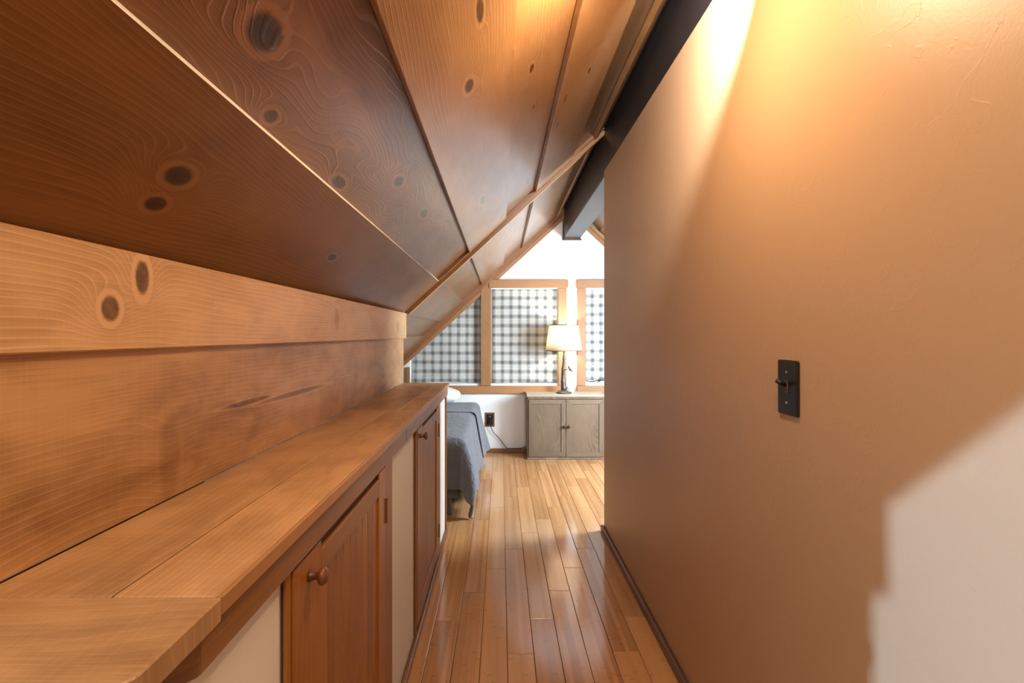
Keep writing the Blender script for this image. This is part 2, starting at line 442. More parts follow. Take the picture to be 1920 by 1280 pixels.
# first bay: proud and recessed boards alternate
DK = dict(light=(.36, .145, .042), dark=(.14, .045, .011))
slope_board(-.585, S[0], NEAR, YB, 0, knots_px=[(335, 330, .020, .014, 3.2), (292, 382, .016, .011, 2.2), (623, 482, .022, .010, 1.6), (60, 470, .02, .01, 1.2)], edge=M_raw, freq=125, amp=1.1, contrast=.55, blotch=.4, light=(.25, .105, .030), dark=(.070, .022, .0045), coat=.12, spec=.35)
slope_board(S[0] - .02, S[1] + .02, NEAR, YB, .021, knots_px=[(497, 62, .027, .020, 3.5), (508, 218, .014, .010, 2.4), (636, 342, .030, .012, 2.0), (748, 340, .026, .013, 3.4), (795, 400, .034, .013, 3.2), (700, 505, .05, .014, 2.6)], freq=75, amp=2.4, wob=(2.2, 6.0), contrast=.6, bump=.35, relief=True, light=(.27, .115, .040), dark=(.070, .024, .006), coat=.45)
slope_board(S[1], S[2], NEAR, YB, 0, knots_px=[(880, 161, .024, .012, 2.0), (905, 375, .05, .012, 2.0), (900, 20, .03, .008, 1.0)], freq=120, amp=1.3, contrast=.5, bump=.24, relief=True)
slope_board(S[2] - .02, S[3] + .02, NEAR, YB, .021, knots_px=[(997, 128, .020, .008, 1.0), (1000, 201, .016, .007, .8), (990, 340, .05, .01, 1.6)], freq=100, contrast=.45, blotch=.35, bump=.2, relief=True)
slope_board(S[3], S[4], NEAR, YB, 0, knots_px=[(1105, 132, .018, .006, .8), (1060, 185, .03, .006, .8), (1045, 235, .03, .006, .8)], freq=100, contrast=.3, blotch=.35)
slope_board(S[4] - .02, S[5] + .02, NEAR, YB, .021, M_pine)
slope_board(S[5], S[5] + .022, NEAR, YB, -.006, M_fascia, T=.026, name='cover_strip')
slope_board(S[5] + .024, .606, NEAR, YB, .008, M_base_dark, T=.02, name='cover_strip')
# second bay, beyond the batten
S2 = [-1.86, -1.62, -1.40, -1.16, -.95, -.722, -.567, -.353, -.1796, .031, .2045, .535]
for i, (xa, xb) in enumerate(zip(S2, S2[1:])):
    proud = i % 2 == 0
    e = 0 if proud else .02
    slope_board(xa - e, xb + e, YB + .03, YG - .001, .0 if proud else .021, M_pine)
slope_board(.537, .562, YB + .03, YG - .03, -.004, M_pine_pale, T=.022, name='cover_strip')
slope_board(.564, .606, YB + .03, YG - .03, .012, M_base_dark, T=.02, name='cover_strip')
# cross batten with a thinner strip behind it
def cross_strip(xa, xb, yc, w, t0, T, mat, name, parent=ceil):
    c = Vector(((xa + xb) / 2, yc, zs((xa + xb) / 2))) + nrm * t0
    M = frame(c, ups, (0, -1, 0), nrm)
    return board(name, (xb - xa) / cosS, w, T, M, mat, parent)
cross_strip(-.555, .606, YB + .005, .024, -.002, .022, M_trim, 'batten')
cross_strip(-.556, .604, YB + .034, .036, .020, .040, M_pine_pale, 'batten')

# right roof slope of the bedroom
def zr(x): return 2.30 - .95 * (x - .77)
nr = Vector((-.95, 0, -1)).normalized(); upr = Vector((-1, 0, .95)).normalized()
bmr = bmesh.new(); slab(bmr, .60, 2.35, 2.7, 4.95, .022, .1, zr, nr)
ceil2 = tag(obj('ceiling', bm_mesh(bmr, 'ceiling'), M_void), kind='structure')
xs = [.770, .95, 1.14, 1.33, 1.52, 1.71, 1.90, 2.05]
for i, (xa, xb) in enumerate(zip(xs, xs[1:])):
    c = Vector(((xa + xb) / 2, (YB + YG) / 2 + .05, zr((xa + xb) / 2))) - nr * (.0 if i % 2 else .012)
    board('board', YG - YB - .15, (xb - xa) / nr.z * -1 * 1.0 + .01, .02, frame(c, (0, 1, 0), nr.cross(Vector((0, 1, 0))), nr), M_pine, ceil2)

# ------------------------------------------------------------------ structure: walls
wr = tag(box('wall_right', (XW, -2.4, 0), (XW + .13, YB, 2.092), M_tan, bevel=.006, seg=3), kind='structure')
tag(box('baseboard_right', (XW - .019, -2.38, 0), (XW - .0005, YB + .006, .034), M_base_dark, bevel=.007, seg=3), kind='structure')
box_b = tag(box('wall_bedroom', (XW + .13, YB - .12, 0), (2.2, YB, 2.4), M_white), kind='structure')
tag(box('wall_far', (2.06, YB, 0), (2.2, YG, 1.25), M_white), kind='structure')
tag(box('wall_landing', (-2.2, -2.5, 0), (2.2, -2.4, 2.8), M_white), kind='structure')
# gable wall around its window openings
WZ0, WZ1 = .6655, 1.5835
XA0, XM0, XM1, XA1, XB0, XB1 = -.877, -.186, -.098, .557, .810, 1.47
gb = bmesh.new()
for lo, hi in (((-2.3, WZ0 - 2), (2.3, WZ0)), ((-2.3, WZ1), (2.3, 2.9)), ((-2.3, WZ0), (XA0, WZ1)), ((XA1, WZ0), (XB0, WZ1)), ((XB1, WZ0), (1.58, WZ1)), ((2.02, WZ0), (2.3, WZ1))):
    bm_box(gb, (lo[0], YG, max(lo[1], 0)), (hi[0], YG + .16, hi[1]))
bmesh.ops.remove_doubles(gb, verts=gb.verts, dist=1e-5)
tag(obj('wall_back', bm_mesh(gb, 'wall_back'), M_white), kind='structure')
tag(box('baseboard_back', (-.30, YG - .016, 0), (.27, YG, .042), M_base_red, bevel=.005, seg=2), kind='structure')

# low cupboard wall
bmw = bmesh.new()
pw = [(-.32, YK), (-.32, .495), (-.342, .467), (-.47, .467), (-.47, YK)]
wb, wt = [bmw.verts.new((x, y, 0)) for x, y in pw], [bmw.verts.new((x, y, .836)) for x, y in pw]
bmw.faces.new(wb[::-1]); bmw.faces.new(wt)
for i in range(5): bmw.faces.new((wb[i], wb[(i + 1) % 5], wt[(i + 1) % 5], wt[i]))
wl = tag(obj('wall_left', bm_mesh(bmw, 'wall_left'), M_knee_white), kind='structure')
tag(box('trim_corner', (-.328, YK, 0), (-.309, YK + .007, .80), M_casing), kind='structure')
tag(box('wall_cupboard_end', (-1.95, YK - .06, 0), (-.474, YK - .001, .83), M_white), kind='structure')
tag(box('wall_eaves_end', (-1.95, YK - .05, .84), (-.585, YK - .002, 1.19), M_void), kind='structure')
tag(box('baseboard_left', (-.3195, .50, 0), (-.303, YK + .012, .032), M_base_red, bevel=.007, seg=3), kind='structure')
# knee wall above the ledge: two boards
kw = tag(box('wall_knee', (-.62, .37, LZ), (-.576, YK, 1.235), M_void), kind='structure')
def knee_board(z0, z1, x, T, knots_px, y1, name='board', y0=.37, **k):
    c = Vector((x, (y0 + y1) / 2, (z0 + z1) / 2)); M = frame(c, (0, 1, 0), (0, 0, 1), (1, 0, 0))
    kn = []
    for (px, py, rx, ry, s_, *dk) in knots_px:
        l = ray_local(px, py, M); kn.append((l.x, l.y, rx, ry, s_, *dk))
    mat = wood('knee_pine', k.pop('light', (.53, .25, .085)), k.pop('dark', (.30, .115, .033)), knots=kn, **k)
    return board(name, y1 - y0, z1 - z0, T, M, mat, kw, bevel=.002)
knee_board(LZ, 1.135, -.554, .02, [(668, 700, .03, .05, .8, .1), (318, 860, .02, .06, .7, .1), (560, 735, .16, .006, .5, .55), (470, 752, .08, .005, .4, .5)], YK - .005, freq=110, contrast=.36, blotch=.95, mottle=.5, rough=.46, saw=.10, amp=1.4, spec=.35, light=(.58, .315, .135), dark=(.21, .085, .026))
knee_board(1.118, 1.262, -.541, .019, [(207, 578, .013, .015, 2.6), (267, 520, .012, .022, 2.4), (632, 600, .018, .03, 1.2, .15), (746, 612, .03, .03, 1.4, .15)], YK + .012, freq=95, contrast=.5, blotch=.4, mottle=.3, rough=.46, saw=.07, amp=1.3, spec=.35, light=(.66, .39, .19), dark=(.27, .125, .044))

# landing: added partition, its opening shaped to throw the daylight patch; closures
XP = -.66
S_ = PATCH_SRC
def proj(Y, z):
    t = (XP - S_.x) / (XW - S_.x)
    return (S_.y + t * (Y - S_.y), S_.z + t * (z - S_.z))
def wallpt(px, py):
    Y = F * XW / (px - VX); return Y, (VY - py) / F * Y + H
edge_pts = [proj(*wallpt(x, y)) for x, y in ((1640, 1560), (1640, 1122), (1672, 1112), (1668, 948), (1920, 768))]
dy, dz = edge_pts[4][0] - edge_pts[3][0], edge_pts[4][1] - edge_pts[3][1]
e5 = (edge_pts[4][0] + dy * 1.2, edge_pts[4][1] + dz * 1.2)
opening = [edge_pts[0]] + edge_pts[1:] + [e5, (e5[0] - .12, e5[1]), (e5[0] - .12, edge_pts[0][1])]
def ngon_wall(name, outer, hole, x, th, mat):
    cu = bpy.data.curves.new(name, 'CURVE'); cu.dimensions = '2D'; cu.fill_mode = 'BOTH'; cu.extrude = th / 2
    for loop in (outer, hole):
        sp = cu.splines.new('POLY'); sp.points.add(len(loop) - 1); sp.use_cyclic_u = True
        for p, (yy, zz) in zip(sp.points, loop): p.co = (yy, zz, 0, 1)
    tmp = bpy.data.objects.new('tmp', cu); C.objects.link(tmp)
    dg = bpy.context.evaluated_depsgraph_get(); me = bpy.data.meshes.new_from_object(tmp.evaluated_get(dg))
    bpy.data.objects.remove(tmp); bpy.data.curves.remove(cu)
    me.materials.clear(); me.transform(frame((x, 0, 0), (0, 1, 0), (0, 0, 1), (1, 0, 0)))
    return tag(obj(name, me, mat), kind='structure')
ngon_wall('wall_patch_mask', [(-2.4, 0), (.36, 0), (.36, 2.7), (-2.4, 2.7)], opening, XP - .02, .03, M_white)
tag(box('ceiling_landing', (-2.3, -2.5, 2.36), (.74, .27, 2.46), M_white), kind='structure')
bmg = bmesh.new()   # gable-shaped closure where the landing ceiling rises above the boarded slope
vs = [(-.9, .265, zs(-.9) + .03), (.70, .265, zs(.70) + .03), (.70, .265, 2.46), (-.9, .265, 2.46)]
f0 = [bmg.verts.new(v) for v in vs]; f1 = [bmg.verts.new((v[0], v[1] - .03, v[2])) for v in vs]
bmg.faces.new(f0); bmg.faces.new(f1[::-1])
for i in range(4): bmg.faces.new((f0[i], f0[(i + 1) % 4], f1[(i + 1) % 4], f1[i]))
tag(obj('wall_header', bm_mesh(bmg, 'wall_header'), M_white), kind='structure')

# ridge beam
beam = empty('ridge_beam', (.687, 1.0, 2.068))
tag(beam, 'long black-brown timber ridge beam running along the top of the tan wall', 'beam')
board('beam_timber', YG + 1.9, .158, .36, frame((.687, (YG - 1.9) / 2 - .001, 2.068), (0, 1, 0), (1, 0, 0), (0, 0, -1)), M_beam, beam, bevel=.004)
box('end_trim', (.598, YG - .014, 2.05), (.776, YG - .001, 2.068), M_base_dark, beam)
box('end_trim', (.596, YG - .014, 2.05), (.607, YG - .001, 2.33), M_base_dark, beam)

# raking trims on the gable wall
def rake(name, xa, xb, off, w, y0, y1, mat, f=zs, n=nrm, u=ups):
    c = Vector(((xa + xb) / 2, (y0 + y1) / 2, f((xa + xb) / 2))) + n * (off + w / 2)
    L = (Vector((xb, 0, f(xb))) - Vector((xa, 0, f(xa)))).length
    return board(name, L, w, y1 - y0, frame(c - Vector((0, (y1 - y0) / 2, 0)), u, Vector((0, -1, 0)).cross(u), (0, -1, 0)), mat, None, bevel=.002)
tag(rake('trim_1', -1.2, .605, -.04, .070, YG - .042, YG - .0005, M_base_red), kind='structure')
tag(rake('trim_2', -1.2, .600, .031, .034, YG - .026, YG - .0005, M_trim), kind='structure')
tag(rake('trim_3', .80, 1.9, .004, .03, YG - .05, YG - .0005, M_pine_pale, zr, nr, -upr), kind='structure')
tag(rake('trim_4', .80, 1.9, .035, .034, YG - .026, YG - .0005, M_trim, zr, nr, -upr), kind='structure')

# ------------------------------------------------------------------ windows
def bx(name, x0, x1, z0, z1, y0, y1, mat, parent, bevel=.002, along='x'):
    lo, hi = Vector((x0, y0, z0)), Vector((x1, y1, z1)); c = (lo + hi) / 2
    if along == 'x': return board(name, x1 - x0, z1 - z0, y1 - y0, frame((c.x, y0, c.z), (1, 0, 0), (0, 0, 1), (0, -1, 0)), mat, parent, bevel)
    return board(name, z1 - z0, x1 - x0, y1 - y0, frame((c.x, y0, c.z), (0, 0, 1), (-1, 0, 0), (0, -1, 0)), mat, parent, bevel)
def pxX(x): return (x - VX) / F * YG
def pxZ(y): return (VY - y) / F * YG + H
YT0, YT1 = YG - .024, YG
w1 = tag(empty('window_1', (-.5, YG, .58)), kind='structure')
bx('casing', pxX(762), pxX(769), pxZ(721), pxZ(688), YT0, YT1, M_trim, w1, along='z')
box('pane', (XA0, YG + .085, WZ0), (XM0, YG + .091, WZ1), M_glass, w1)
w2 = tag(empty('window_2', (.2, YG, .58)), kind='structure')
bx('mullion', pxX(902), pxX(920.5), pxZ(722), pxZ(526), YT0 - .006, YG + .07, M_trim, w2, along='z')
bx('casing', pxX(1046.5), pxX(1062), pxZ(722), pxZ(540.5), YT0, YT1, M_trim, w2, along='z')
bx('header', pxX(917), pxX(1064.5), pxZ(540), pxZ(525), YT0 - .016, YT1, M_trim, w2)
bx('sill', pxX(772), pxX(1064), pxZ(737), pxZ(722.5), YT0 - .012, YT1, M_trim, w2)
box('pane', (XM1, YG + .085, WZ0), (XA1, YG + .091, WZ1), M_glass, w2)
w3 = tag(empty('window_3', (1.14, YG, .58)), kind='structure')
bx('casing', pxX(1082.5), pxX(1097.5), pxZ(722), pxZ(540.5), YT0, YT1, M_trim, w3, along='z')
bx('casing', pxX(1243), pxX(1258), pxZ(722), pxZ(540.5), YT0, YT1, M_trim, w3, along='z')
bx('header', pxX(1081), pxX(1260), pxZ(540), pxZ(525), YT0 - .016, YT1, M_trim, w3)
bx('sill', pxX(1081), pxX(1260), pxZ(738), pxZ(722.5), YT0 - .012, YT1, M_trim, w3)
box('pane', (XB0, YG + .085, WZ0), (XB1, YG + .091, WZ1), M_glass, w3)
w4 = tag(empty('window_4_added', (1.8, YG, .58)), kind='structure')  # unseen unshaded window, added for its bluish reflection on the boards
bx('casing', 1.50, 1.58, pxZ(722), pxZ(540.5), YT0, YT1, M_trim, w4, along='z')
bx('sill', 1.50, 2.05, pxZ(738), pxZ(722.5), YT0 - .012, YT1, M_trim, w4)
box('pane', (1.58, YG + .085, WZ0), (2.02, YG + .091, WZ1), M_glass, w4)
for wn, xa, xb in ((w1, XA0, XM0), (w2, XM1, XA1), (w3, XB0, XB1), (w4, 1.58, 2.02)):
    for q in (xa, xb - .03): box('sash', (q, YG + .07, WZ0), (q + .03, YG + .105, WZ1), M_white, wn, .003)
    box('sash', (xa + .03, YG + .07, WZ0), (xb - .03, YG + .105, WZ0 + .035), M_white, wn, .003)

def roman_shade(name, x0, x1, z0, ztop, y, label, sag=.008, seed=1):
    rnd = random.Random(seed); nx, nz = 44, 60
    root_c = Vector(((x0 + x1) / 2, y, z0)); bm = bmesh.new(); rows = []
    ph = [rnd.uniform(0, 6) for _ in range(6)]
    for j in range(nz + 1):
        row = []
        for i in range(nx + 1):
            x = x0 + (x1 - x0) * i / nx; zt = ztop(x)
            v = j / nz; z = z0 + (zt - z0) * v
            low = math.exp(-((z - z0) / .28) ** 2)
            d = sag * (math.sin(z * 9 + ph[0]) * .5 + math.sin(x * 11 + z * 4 + ph[1]) * .35) + low * .007 * math.sin(z * 42 + 3.0 * math.sin(x * 5 + ph[2])) + low * .005 * math.sin(x * 17 + z * 25 + ph[3])
            zz = z + (.006 * math.sin(x * 7 + ph[4]) * (1 - v) if j < nz else 0)
            row.append(bm.verts.new(Vector((x, y + d, zz)) - root_c))
        rows.append(row)
    for r0, r1 in zip(rows, rows[1:]):
        for i in range(nx): bm.faces.new((r0[i], r0[i + 1], r1[i + 1], r1[i]))
    o = obj(name, bm_mesh(bm, name), M_plaid, None, Matrix.Translation(root_c), smooth=True)
    md = o.modifiers.new('thickness', 'SOLIDIFY'); md.thickness = .0025
    return tag(o, label, 'window shade', 'plaid roman shades on the gable windows')
YS = YG + .035
roman_shade('roman_shade', pxX(771.5), pxX(901), pxZ(717.5), lambda x: min(zs(x) - .052, WZ1 - .004), YS, 'plaid roman shade cut to a slant under the sloping ceiling, left of the wooden mullion', seed=2)
roman_shade('roman_shade', pxX(923), pxX(1045.5), pxZ(718), lambda x: WZ1 - .004, YS, 'wrinkled rectangular plaid roman shade behind the lit table lamp', .012, seed=5)
roman_shade('roman_shade', pxX(1099.5), pxX(1241), pxZ(714), lambda x: WZ1 - .004, YS, 'plaid roman shade beside the tan wall, right of the table lamp', seed=8)

# ------------------------------------------------------------------ ledge on top of the cupboard wall
ledge = tag(empty('ledge', (-.42, 1.5, LZ - .02)), 'long stained pine ledge capping the low cupboard wall', 'ledge')
XF, XKN = -.2925, -.5535
def flat_board(x0, x1, y0, y1, name='board', mat=M_ledge, z=LZ, T=.02, across=False, bevel=.0012):
    c = Vector(((x0 + x1) / 2, (y0 + y1) / 2, z))
    if across: return board(name, x1 - x0, y1 - y0, T, frame(c, (1, 0, 0), (0, 1, 0), (0, 0, 1)), mat, ledge, bevel)
    return board(name, y1 - y0, x1 - x0, T, frame(c, (0, 1, 0), (-1, 0, 0), (0, 0, 1)), mat, ledge, bevel)
YJ0, YJ1, YJ2 = .506, 1.765, 2.60
flat_board(XKN, -.4105, YJ0 + .0012, YJ1)
flat_board(-.4075, XF - .007, YJ0 + .0012, YJ1)
flat_board(XKN, -.371, YJ1 + .001, YJ2); flat_board(-.370, XF - .007, YJ1 + .001, YJ2)
flat_board(XKN, XF - .007, YJ2 + .001, YK, across=True)
flat_board(XF - .0068, XF, YJ0 + .0012, YK, name='nosing', mat=M_knee, z=LZ + .0006, T=.0215, bevel=.002)
bmn = bmesh.new()      # near board with its clipped corner
pl = [(XKN, YJ0), (XF, YJ0), (XF, .388), (XF - .016, .372), (XKN, .372)]
tp = [bmn.verts.new((x + .42, y - .4, 0)) for x, y in pl]; bt = [bmn.verts.new((x + .42, y - .4, -.026)) for x, y in pl]
bmn.faces.new(tp); bmn.faces.new(bt[::-1])
for i in range(5): bmn.faces.new((tp[i], tp[(i + 1) % 5], bt[(i + 1) % 5], bt[i]))
bmesh.ops.bevel(bmn, geom=bmn.edges[:], offset=.0015, segments=1, affect='EDGES')
obj('board', bm_mesh(bmn, 'board'), M_ledge, ledge, Matrix.Translation((-.42, .4, LZ)))
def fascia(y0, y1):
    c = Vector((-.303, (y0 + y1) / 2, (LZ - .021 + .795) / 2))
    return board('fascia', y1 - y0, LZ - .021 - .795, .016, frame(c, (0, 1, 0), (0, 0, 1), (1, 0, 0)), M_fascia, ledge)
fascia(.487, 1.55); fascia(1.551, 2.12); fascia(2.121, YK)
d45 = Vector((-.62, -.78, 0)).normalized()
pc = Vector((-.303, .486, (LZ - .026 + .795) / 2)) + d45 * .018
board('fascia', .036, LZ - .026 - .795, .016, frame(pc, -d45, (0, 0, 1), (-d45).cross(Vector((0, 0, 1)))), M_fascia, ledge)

# ------------------------------------------------------------------ cupboard doors
def cupboard_door(y0, y1, label):
    root = tag(empty('cupboard_door', (-.32, (y0 + y1) / 2, .03)), label, 'cupboard door', 'beadboard cupboard doors in the low wall')
    def vb(name, ya, yb, za, zb, xf, T, mat, bevel=.0015):
        return board(name, zb - za, yb - ya, T, frame((xf, (ya + yb) / 2, (za + zb) / 2), (0, 0, 1), (0, 1, 0), (-1, 0, 0)) @ Matrix.Rotation(math.pi, 4, 'X'), mat, root, bevel)
    def hb(name, ya, yb, za, zb, xf, T, mat):
        return board(name, yb - ya, zb - za, T, frame((xf, (ya + yb) / 2, (za + zb) / 2), (0, 1, 0), (0, 0, 1), (1, 0, 0)), mat, root)
    box('backing', (-.3195, y0, .034), (-.3175, y1, .79), M_void, root)
    vb('casing', y0, y0 + .016, .034, .793, -.311, .006, M_casing)
    vb('casing', y1 - .088, y1, .034, .793, -.311, .006, M_casing)
    a, b = y0 + .019, y1 - .093
    zt, zb_ = .786, .055
    vb('stile', a, a + .112, zb_, zt, -.3085, .0085, M_door)
    vb('stile', b - .066, b, zb_, zt, -.3085, .0085, M_door)
    hb('rail', a + .1125, b - .0665, .728, .772, -.3085, .0085, M_door)
    hb('rail', a + .1125, b - .0665, zb_, .120, -.3085, .0085, M_door)
    n = 9; w = (b - .066 - a - .112) / n
    for i in range(n):
        vb('slat', a + .112 + w * i + .001, a + .112 + w * (i + 1) - .001, .1205, .7275, -.3135, .0035, M_door, .0012)
    bm = bmesh.new(); lathe(bm, [(.0001, 0), (.009, 0), (.008, .004), (.0055, .010), (.0065, .014), (.0135, .019), (.0145, .024), (.011, .028), (.0001, .030)], 18)
    obj('knob', bm_mesh(bm, 'knob'), M_knob_wood, root, frame((-.3085, a + .058, .752), (0, 1, 0), (0, 0, 1), (1, 0, 0)), True)
    for zc in (.668, .17):
        bm = bmesh.new(); tube(bm, [(0, 0, -.032), (0, 0, .032)], .0035, 8)
        bm_box(bm, (-.002, -.008, -.028), (.001, .008, .028))
        obj('hinge', bm_mesh(bm, 'hinge'), M_brass, root, Matrix.Translation((-.3065, b + .0025, zc)))
    return root
cupboard_door(.700, 1.384, 'nearer fir beadboard cupboard door with round wooden knob, below the ledge')
cupboard_door(1.771, 2.479, 'farther fir beadboard cupboard door with wooden knob, beside the bed end of the ledge')

# ------------------------------------------------------------------ switch plate on the tan wall
sw = tag(empty('light_switch', (XW, 1.002, .975)), 'black wall switch plate with toggle on the tan wall', 'light switch')
def on_right(name, y0, y1, z0, z1, t0, t1, mat, bevel=.002): return box(name, (XW - t1, y0, z0), (XW - t0, y1, z1), mat, sw, bevel, 2)
on_right('plate', .967, 1.037, .973, 1.087, 0.0003, .006, M_black, .003)
bmk = bmesh.new(); tube(bmk, [(0, 0, 0), (-.010, 0, .003), (-.020, 0, .008)], [.0055, .005, .0042], 10)
obj('toggle', bm_mesh(bmk, 'toggle'), M_black, sw, Matrix.Translation((XW - .006, 1.006, 1.036)), True)
box('toggle_slot', (XW - .0072, .998, 1.018), (XW - .0058, 1.012, 1.044), M_void, sw, .0005)
for z in (1.062, 1.022, .998):
    bm = bmesh.new(); lathe(bm, [(.0001, 0), (.0030, 0), (.0026, .0010), (.0001, .0012)], 12)
    obj('screw', bm_mesh(bm, 'screw'), M_steel, sw, frame((XW - .006, 1.004, z), (0, 1, 0), (0, 0, -1), (-1, 0, 0)), True)

# ------------------------------------------------------------------ two-headed spotlight on the beam (just above the picture), lights the passage
sn = tag(empty('ceiling_spotlight', (.55, .98, 2.09)), 'bronze two-headed spotlight fixed to the side of the dark beam', 'spotlight')
LA, LB = Vector((.26, .98, 1.885)), Vector((.44, 1.02, 2.05))
box('mounting_plate', (.590, .90, 2.095), (.6055, 1.08, 2.135), M_bronze, sn, .003, 2)
for LPt in (LA, LB):
    bm = bmesh.new(); tube(bm, spline([(.592, LPt.y, 2.115), (.52, LPt.y, 2.125), (LPt.x, LPt.y, LPt.z + .035)], 6), .006, 8)
    obj('arm', bm_mesh(bm, 'arm'), M_bronze, sn, None, True)
bm = bmesh.new(); lathe(bm, [(.0001, .036), (.02, .036), (.070, .022), (.070, .020), (.02, .032), (.0001, .032)], 24, LA, cap=False)
obj('reflector', bm_mesh(bm, 'reflector'), M_bronze, sn, None, True)
AIM_B = Vector((.40, 1.0, -.16)).normalized()
bm = bmesh.new(); tube(bm, [LB - AIM_B * .05, LB - AIM_B * .03, LB + AIM_B * .02], [.015, .028, .032], 16, cap=False)
obj('head', bm_mesh(bm, 'head'), M_bronze, sn, None, True)
bm = bmesh.new(); bmesh.ops.create_uvsphere(bm, u_segments=16, v_segments=10, radius=.016)
obj('bulb', bm_mesh(bm, 'bulb'), M_bulb, sn, Matrix.Translation(LA + Vector((0, 0, .012))), True)
d = bpy.data.lights.new('spotlight_warm', 'POINT'); d.energy = 16; d.color = (1.0, .76, .50); d.shadow_soft_size = .014
o = bpy.data.objects.new('spotlight_warm', d); C.objects.link(o); o.location = LA - Vector((.0, 0, .02)); setparent(o, sn)
d = bpy.data.lights.new('spotlight_white', 'SPOT'); d.energy = 62; d.color = (.90, .94, 1.0); d.shadow_soft_size = .012; d.spot_size = math.radians(84); d.spot_blend = .6
o = bpy.data.objects.new('spotlight_white', d); C.objects.link(o); o.location = LB + AIM_B * .022; o.rotation_euler = AIM_B.to_track_quat('-Z', 'Y').to_euler(); setparent(o, sn)

# ------------------------------------------------------------------ cabinet with two doors
CX0, CX1, CY0, CY1, CZ = .242, .950, 4.392, YG - .03, .595
cb = tag(empty('cabinet', ((CX0 + CX1) / 2, CY0, 0)), 'low limed oak cabinet with two doors under the window', 'cabinet')
box('side_panel', (CX0, CY0 + .012, .024), (CX0 + .018, CY1, CZ - .0425), M_oak, cb, .0015)
box('side_panel', (CX1 - .018, CY0 + .012, .024), (CX1, CY1, CZ - .0425), M_oak, cb, .0015)
box('back_panel', (CX0 + .018, CY1 - .01, .024), (CX1 - .018, CY1, CZ - .0425), M_oak, cb)
box('plinth', (CX0 - .001, CY0 + .004, 0), (CX1 + .001, CY1, .0235), M_oak_h, cb, .0015)
box('cornice', (CX0 + .003, CY0 + .006, CZ - .042), (CX1 - .003, CY1, CZ - .0225), M_oak_h, cb, .002)
box('top', (CX0 - .006, CY0 - .004, CZ - .022), (CX1 + .006, CY1, CZ), M_oaktop, cb, .0025, 2)
def cab_door(xa, xb, kx):
    za, zb = .028, CZ - .0455; w = .042; yf = CY0
    dr = box('door', (xa + w - .004, yf + .007, za + w - .004), (xb - w + .004, yf + .013, zb - w + .004), M_oak, cb)
    # mitred frame
    for nm, q in (('rail', [(xa, zb), (xb, zb), (xb - w, zb - w), (xa + w, zb - w)]), ('rail', [(xa, za), (xa + w, za + w), (xb - w, za + w), (xb, za)]),
                  ('stile', [(xa, za), (xa, zb), (xa + w, zb - w), (xa + w, za + w)]), ('stile', [(xb, za), (xb - w, za + w), (xb - w, zb - w), (xb, zb)])):
        cx = sum(p[0] for p in q) / 4; cz = sum(p[1] for p in q) / 4; bm = bmesh.new()
        f = [bm.verts.new((x - cx, 0, z - cz)) for x, z in q]; g = [bm.verts.new((x - cx, .014, z - cz)) for x, z in q]
        bm.faces.new(f); bm.faces.new(g[::-1])
        for i in range(4): bm.faces.new((f[i], f[(i + 1) % 4], g[(i + 1) % 4], g[i]))
        bmesh.ops.bevel(bm, geom=bm.edges[:], offset=.0012, segments=1, affect='EDGES')
        me = bm_mesh(bm, nm); M = Matrix.Translation((cx, yf, cz))
        if nm == 'rail': me.transform(frame((0, 0, 0), (1, 0, 0), (0, 0, 1), (0, -1, 0)).inverted()); M = M @ frame((0, 0, 0), (1, 0, 0), (0, 0, 1), (0, -1, 0))
        obj(nm, me, M_oak_h if nm == 'rail' else M_oak, dr, M)
    bm = bmesh.new(); lathe(bm, [(.0001, 0), (.006, 0), (.0055, .009), (.011, .014), (.0135, .019), (.0115, .025), (.005, .028), (.0001, .0285)], 18)
    obj('knob', bm_mesh(bm, 'knob'), M_knob_metal, dr, frame((kx, yf, .302), (1, 0, 0), (0, 0, 1), (0, -1, 0)), True)
xm = .594
cab_door(CX0 + .013, xm - .0015, xm - .021); cab_door(xm + .0015, CX1 - .013, xm + .022)

# ------------------------------------------------------------------ table lamp with a bird
LX, LY = .588, 4.50
lamp = tag(empty('table_lamp', (LX, LY, CZ)), 'lit table lamp with linen shade and bronze twig stem with a bird', 'lamp')
zb0 = CZ
bm = bmesh.new(); lathe(bm, [(.0001, .0), (.072, .0), (.074, .006), (.066, .012), (.040, .022), (.018, .036), (.0001, .040)], 32)
obj('base', bm_mesh(bm, 'base'), M_bronze, lamp, Matrix.Translation((LX, LY, zb0)), True)
def lz(y): return (VY - y) / F * LY + H
def lx(x): return (x - VX) / F * LY
bm = bmesh.new(); rnd = random.Random(3); pts = []; rr = []
zt = lz(656) + .03
for i in range(26):
    v = i / 25; pts.append((LX - .006 * math.sin(v * 5) - .004 * v, LY + .004 * math.sin(v * 7), zb0 + .03 + (zt - zb0 - .03) * v))
    rr.append(.0185 * (1 - v) ** 2 + .0085 + .0016 * rnd.uniform(-1, 1) + (.004 if i in (5, 12, 18) else 0))
tube(bm, pts, rr, 10); stem = obj('stem', bm_mesh(bm, 'stem'), M_bronze, lamp, None, True)
bm = bmesh.new(); tube(bm, spline([(lx(1055), LY - .01, lz(697)), (lx(1059), LY - .014, lz(693)), (lx(1064), LY - .016, lz(692.5)), (lx(1070), LY - .014, lz(695.5))], 6), [.005] * 12 + [.004] * 6 + [.0025], 8)
obj('branch', bm_mesh(bm, 'branch'), M_bronze, lamp, None, True)
for q in ((-.004, .03, .07), (.003, -.022, .15)):
    bm = bmesh.new(); tube(bm, [(LX, LY, zb0 + q[2]), (LX + q[1] * .7, LY - .008, zb0 + q[2] + .012)], [.006, .0025], 6)
    obj('twig', bm_mesh(bm, 'twig'), M_bronze, lamp, None, True)
bm = bmesh.new()   # bird: body, head, beak and tail as one skin
